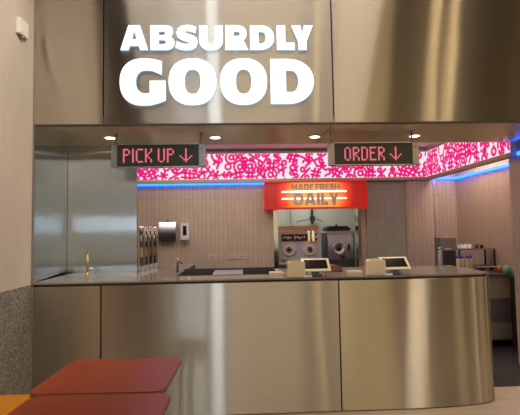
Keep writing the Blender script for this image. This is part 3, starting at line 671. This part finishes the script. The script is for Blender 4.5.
# ---------------------------------------------------------------- right kitchen counter and what stands on it
kc = thing('kitchen_cabinet', 'beige base cabinet with speckled panel right of the counter end', 'cabinet', (3.2, 1.70, 0))
B('end_panel', mat('dark_brown_panel', (.05, .035, .025), .5), kc, (.112, .188, -.63, -.001, 0, .86))
B('carcass', mat('cabinet_beige', (.42, .35, .25), .5), kc, (-.95, .185, 0, .65, .08, .86)); B('plinth', M['black'], kc, (-.93, .18, .04, .6, 0, .08))
B('door', mat('door_beige', (.46, .39, .28), .5), kc, (-.19, .11, -.018, -.0005, .10, .855)); B('vent_panel', M['stone'], kc, (-.155, .105, -.024, -.0185, .30, .60))
kd = thing('kitchen_cabinet', 'dark brown base cabinet at the right edge of the photo', 'cabinet', (3.388, 1.70, 0))
# stainless worktop at the back right
wt = B('worktop', M['greysteel'], None, (2.25, 3.388, 1.66, 2.45, .865, .905), (3.30, 3.388, 1.06, 1.6598, .865, .905)); tag(wt, 'stainless kitchen worktop along the right side wall', 'worktop')
bpy.data.objects.remove(kd)

ov = thing('countertop_oven', 'square stainless oven on the right kitchen worktop', 'oven', (2.75, 2.04, .905))
bm = new_bm(); box(bm, -.13, .08, 0, .20, .02, .45, bev=.01); obj('body', bm, M['greysteel'], ov)
B('door', M['darksteel'], ov, (-.11, .06, -.012, -.0005, .05, .28), bev=.003)
bm = new_bm(); tube(bm, [(-.09, -.0125, .30), (-.09, -.035, .30), (.04, -.035, .30), (.04, -.0125, .30)], .006); obj('handle', bm, M['chrome'], ov)
for x in (-.12, .05):
    for y in (.02, .16): B('foot', M['black'], ov, (x, x+.02, y, y+.02, 0, .02))
tp = thing('upright_canister', 'tall pale canister in front of the stainless oven', 'canister', (2.515, 1.86, .905))
bm = new_bm(); lathe(bm, (0, 0, 0), [(0, 0), (.02, 0), (.02, .28), (.016, .30), (0, .30)]); obj('body', bm, M['white'], tp)
bm = new_bm(); lathe(bm, (0, 0, .3005), [(0, 0), (.018, 0), (.016, .03), (0, .032)]); obj('cap', bm, M['greysteel'], tp)

br = thing('wire_shelf', 'low black framed counter shelf holding cups', 'shelf', (3.10, 2.14, .905))
for x in (-.24, .24):
    for y in (-.11, .11): B('post', M['black'], br, (x-.009, x+.009, y-.009, y+.009, 0, .285))
B('shelf_board', M['greysteel'], br, (-.25, .25, -.12, .12, .2852, .30), bev=.002); B('shelf_board', M['darksteel'], br, (-.23, .23, -.10, .10, .055, .067))
# cups on the shelf
cp = thing('stacked_cup', 'white paper cup upside down, leftmost on the counter shelf', 'cup', (2.885, 2.10, 1.205), group='white cups on the counter shelf')
bm = new_bm(); lathe(bm, (0, 0, 0), [(0, 0), (.025, 0), (.025, .004), (.023, .006), (.018, .055), (0, .056)], 20); obj('cup', bm, M['white'], cp)
for k, lab in enumerate(('white paper cup upside down, second from left on the counter shelf', 'white paper cup upside down, third from left on the counter shelf', 'white paper cup upside down, rightmost on the counter shelf')):
    dup(cp, (2.885+.054*(k+1), 2.10, 1.205), lab)
for x, hh, ww, c, lab, nm in ((3.13, .05, .05, (.30, .05, .07), 'small dark red tub on the counter shelf', 'tub'), (3.20, .04, .05, (.03, .03, .05), 'small black tub at the right end of the counter shelf', 'tub')):
    bm = new_bm(); lathe(bm, (0, 0, 0), [(0, 0), (ww*.42, 0), (ww*.5, hh), (ww*.46, hh+.004), (0, hh+.004)], 18); o = obj(nm, bm, mat('tub_'+lab[:6], c, .4)); o.location = (x, 2.08, 1.205); tag(o, lab, 'tub')
# squeeze bottles with blue caps
cb = mat('cap_blue', (.03, .07, .34), .4); bc = mat('bottle_cream', (.72, .60, .42), .4)
BX = [(2.715, 1.78), (2.772, 1.80), (2.829, 1.78), (2.886, 1.80)]
def bottle():
    t = thing('squeeze_bottle', 'cream squeeze bottle with blue cap, leftmost of the row', 'bottle', (BX[0][0], BX[0][1], .905), group='cream squeeze bottles on the right worktop')
    bm = new_bm(); lathe(bm, (0, 0, 0), [(0, 0), (.023, 0), (.025, .01), (.025, .175), (.020, .190), (0, .191)], 20); obj('body', bm, bc, t)
    bm = new_bm(); lathe(bm, (0, 0, .1915), [(0, 0), (.022, 0), (.022, .022), (.011, .028), (.006, .060), (0, .061)], 18); obj('cap', bm, cb, t)
    return t
b0 = bottle()
for k, lab in ((1, 'cream squeeze bottle with blue cap, second of the row'), (2, 'cream squeeze bottle with blue cap, third of the row'), (3, 'cream squeeze bottle with blue cap, rightmost of the row')):
    dup(b0, (*BX[k], .905), lab)
bm = new_bm(); box(bm, -.16, .16, -.06, .06, 0, .022, bev=.004); box(bm, -.15, .15, -.05, .05, .022, .075, bev=.004); box(bm, -.14, -.06, -.054, -.0505, .03, .06, mi=1); box(bm, .0, .06, -.054, -.0505, .03, .065, mi=1)
o = obj('topping_tray', bm, [mat('tray_brown', (.30, .21, .15), .5), M['black']]); o.location = (3.13, 1.86, .905); tag(o, 'low brown topping tray in front of the counter shelf', 'tray')
bm = new_bm(); lathe(bm, (0, 0, 0), [(0, 0), (.026, 0), (.030, .07), (.024, .085), (0, .086)], 20); o = obj('jar', bm, mat('jar_orange', (.80, .20, .02), .4)); o.location = (3.235, 1.76, .905); tag(o, 'small orange jar beside the green bowls', 'jar')
gm = mat('bowl_green', (.16, .42, .20), .4)
for x, s, lab in ((3.305, 1.73, 'green upturned bowl beside the orange jar'), (3.333, 1.575, 'green upturned bowl at the right edge, half hidden by the pilaster')):
    bm = new_bm(); lathe(bm, (0, 0, 0), [(0, 0), (.052, 0), (.055, .006), (.045, .06), (.026, .095), (0, .10)], 24); o = obj('bowl', bm, gm); o.location = (x, s, .905); tag(o, lab, 'bowl')

# ---------------------------------------------------------------- small wall box on the concrete
wb = thing('wall_sensor', 'small white sensor box high on the concrete wall', 'sensor', (-1.735, -.22, 3.05))
bm = new_bm(); box(bm, .0005, .035, -.065, .065, 0, .125, bev=.010); obj('cover', bm, M['white'], wb)
bm = new_bm(); lathe(bm, (.0, 0, 0), [(0, 0), (.02, 0), (.016, .012), (0, .016)], 14); o = obj('lens', bm, M['greysteel'], wb); o.location = (.018, 0, -.0165)

# ---------------------------------------------------------------- the hall behind the camera, with glowing panels added for streaks in the steel
DK = mat('hall_wall_paint', (.16, .13, .105), .8)
struct(B('wall_hall', DK, None, (-8, 8, -9.2, -9.0, 0, 8.0)), 'dark far wall of the food hall')
def hall(name, label, cat, x0, x1, z0, z1, c, s, y=-9.0, at=None):
    t = thing(name, label, cat, at or ((x0+x1)/2, y, z0), PI/2 if at else 0); w_ = (x1-x0)/2; h_ = z1-z0
    B('frame', M['darksteel'], t, (-w_-.05, -w_, 0, .05, -.04, h_+.04), (w_, w_+.05, 0, .05, -.04, h_+.04), (-w_, w_, 0, .05, h_, h_+.04), (-w_, w_, 0, .05, -.04, 0))
    bm = new_bm(); box(bm, -w_, w_, .002, .03, 0, h_); obj('lit_panel', bm, glow('glow_'+name, c, s), t)
    return t
hall('cool_streak_panel', 'added tall cool glowing panel across the hall', 'window', -.98, -.66, .6, 6.8, (.85, .94, 1), 4)  # unseen emitter, placed to put the cool white streak in the steel
hall('warm_glow_panel', 'added warm glowing panel across the hall', 'light panel', -.45, 1.65, .3, 6.2, (1, .76, .46), .74)  # unseen emitter, added for the broad tan reflection in the steel
hall('gold_streak_panel', 'added narrow golden glowing panel across the hall', 'light', 2.15, 2.24, .5, 6.5, (1, .72, .34), 3.5)  # unseen emitter, placed for the thin golden streak
hall('warm_glow_panel', 'added golden glowing panel at the right across the hall', 'light panel', 2.75, 4.35, .3, 6.6, (1, .72, .36), 1.1)  # unseen emitter, added for the golden part of the right fascia sheet
hall('cool_band_panel', 'added low bright glowing strip across the hall', 'light', -2.0, -1.15, 1.55, 2.0, (.80, .92, 1), 11)  # unseen emitter, shaped to give the partition its bright band
struct(B('wall_hall', mat('hall_side_paint', (.34, .26, .18), .8), None, (8.0, 8.2, -9.2, .3, 0, 8.0)), 'side wall of the food hall')
for yy, ww, cc, ee, lab in ((-7.2, 1.2, (1, .72, .40), .8, 'added wide warm glowing panel on the hall side wall, farthest from the counter'), (-4.8, .5, (1, .80, .55), 1.6, 'added narrow bright glowing panel in the middle of the hall side wall'), (-3.2, 1.4, (1, .68, .38), .6, 'added widest amber glowing panel on the hall side wall'), (-1.2, .5, (1, .74, .40), 1.2, 'added narrow amber glowing panel nearest the counter')):  # unseen emitters, added so the rounded counter end reflects warm stripes
    hall('warm_glow_panel', lab, 'light panel', -ww/2, ww/2, .3, 4.5, cc, ee, at=(7.998, yy, .3))
hall('cool_band_panel', 'added high cool glowing strip across the hall', 'light', -2.0, -1.15, 3.85, 4.1, (.75, .88, 1), 3)  # unseen emitter, added for an upper pale band in the partition
for x, z, pl in ((5.5, 3.4, 'added slim glowing tube in the hall, the higher one'), (6.0, 3.0, 'added slim glowing tube in the hall, the lower one')):  # unseen emitters, placed for the two thin streaks in the right fascia sheet
    t = thing('streak_tube', pl, 'lamp', (x, -8.5, z)); bm = new_bm(); cyl(bm, (0, 0, 0), .05, 3.2); obj('glass_tube', bm, glow('streak_glow', (1, .74, .40), 15), t)
    bm = new_bm(); cyl(bm, (0, 0, 3.2), .01, 8-3.2-z, 'z', 8); obj('cord', bm, M['black'], t)
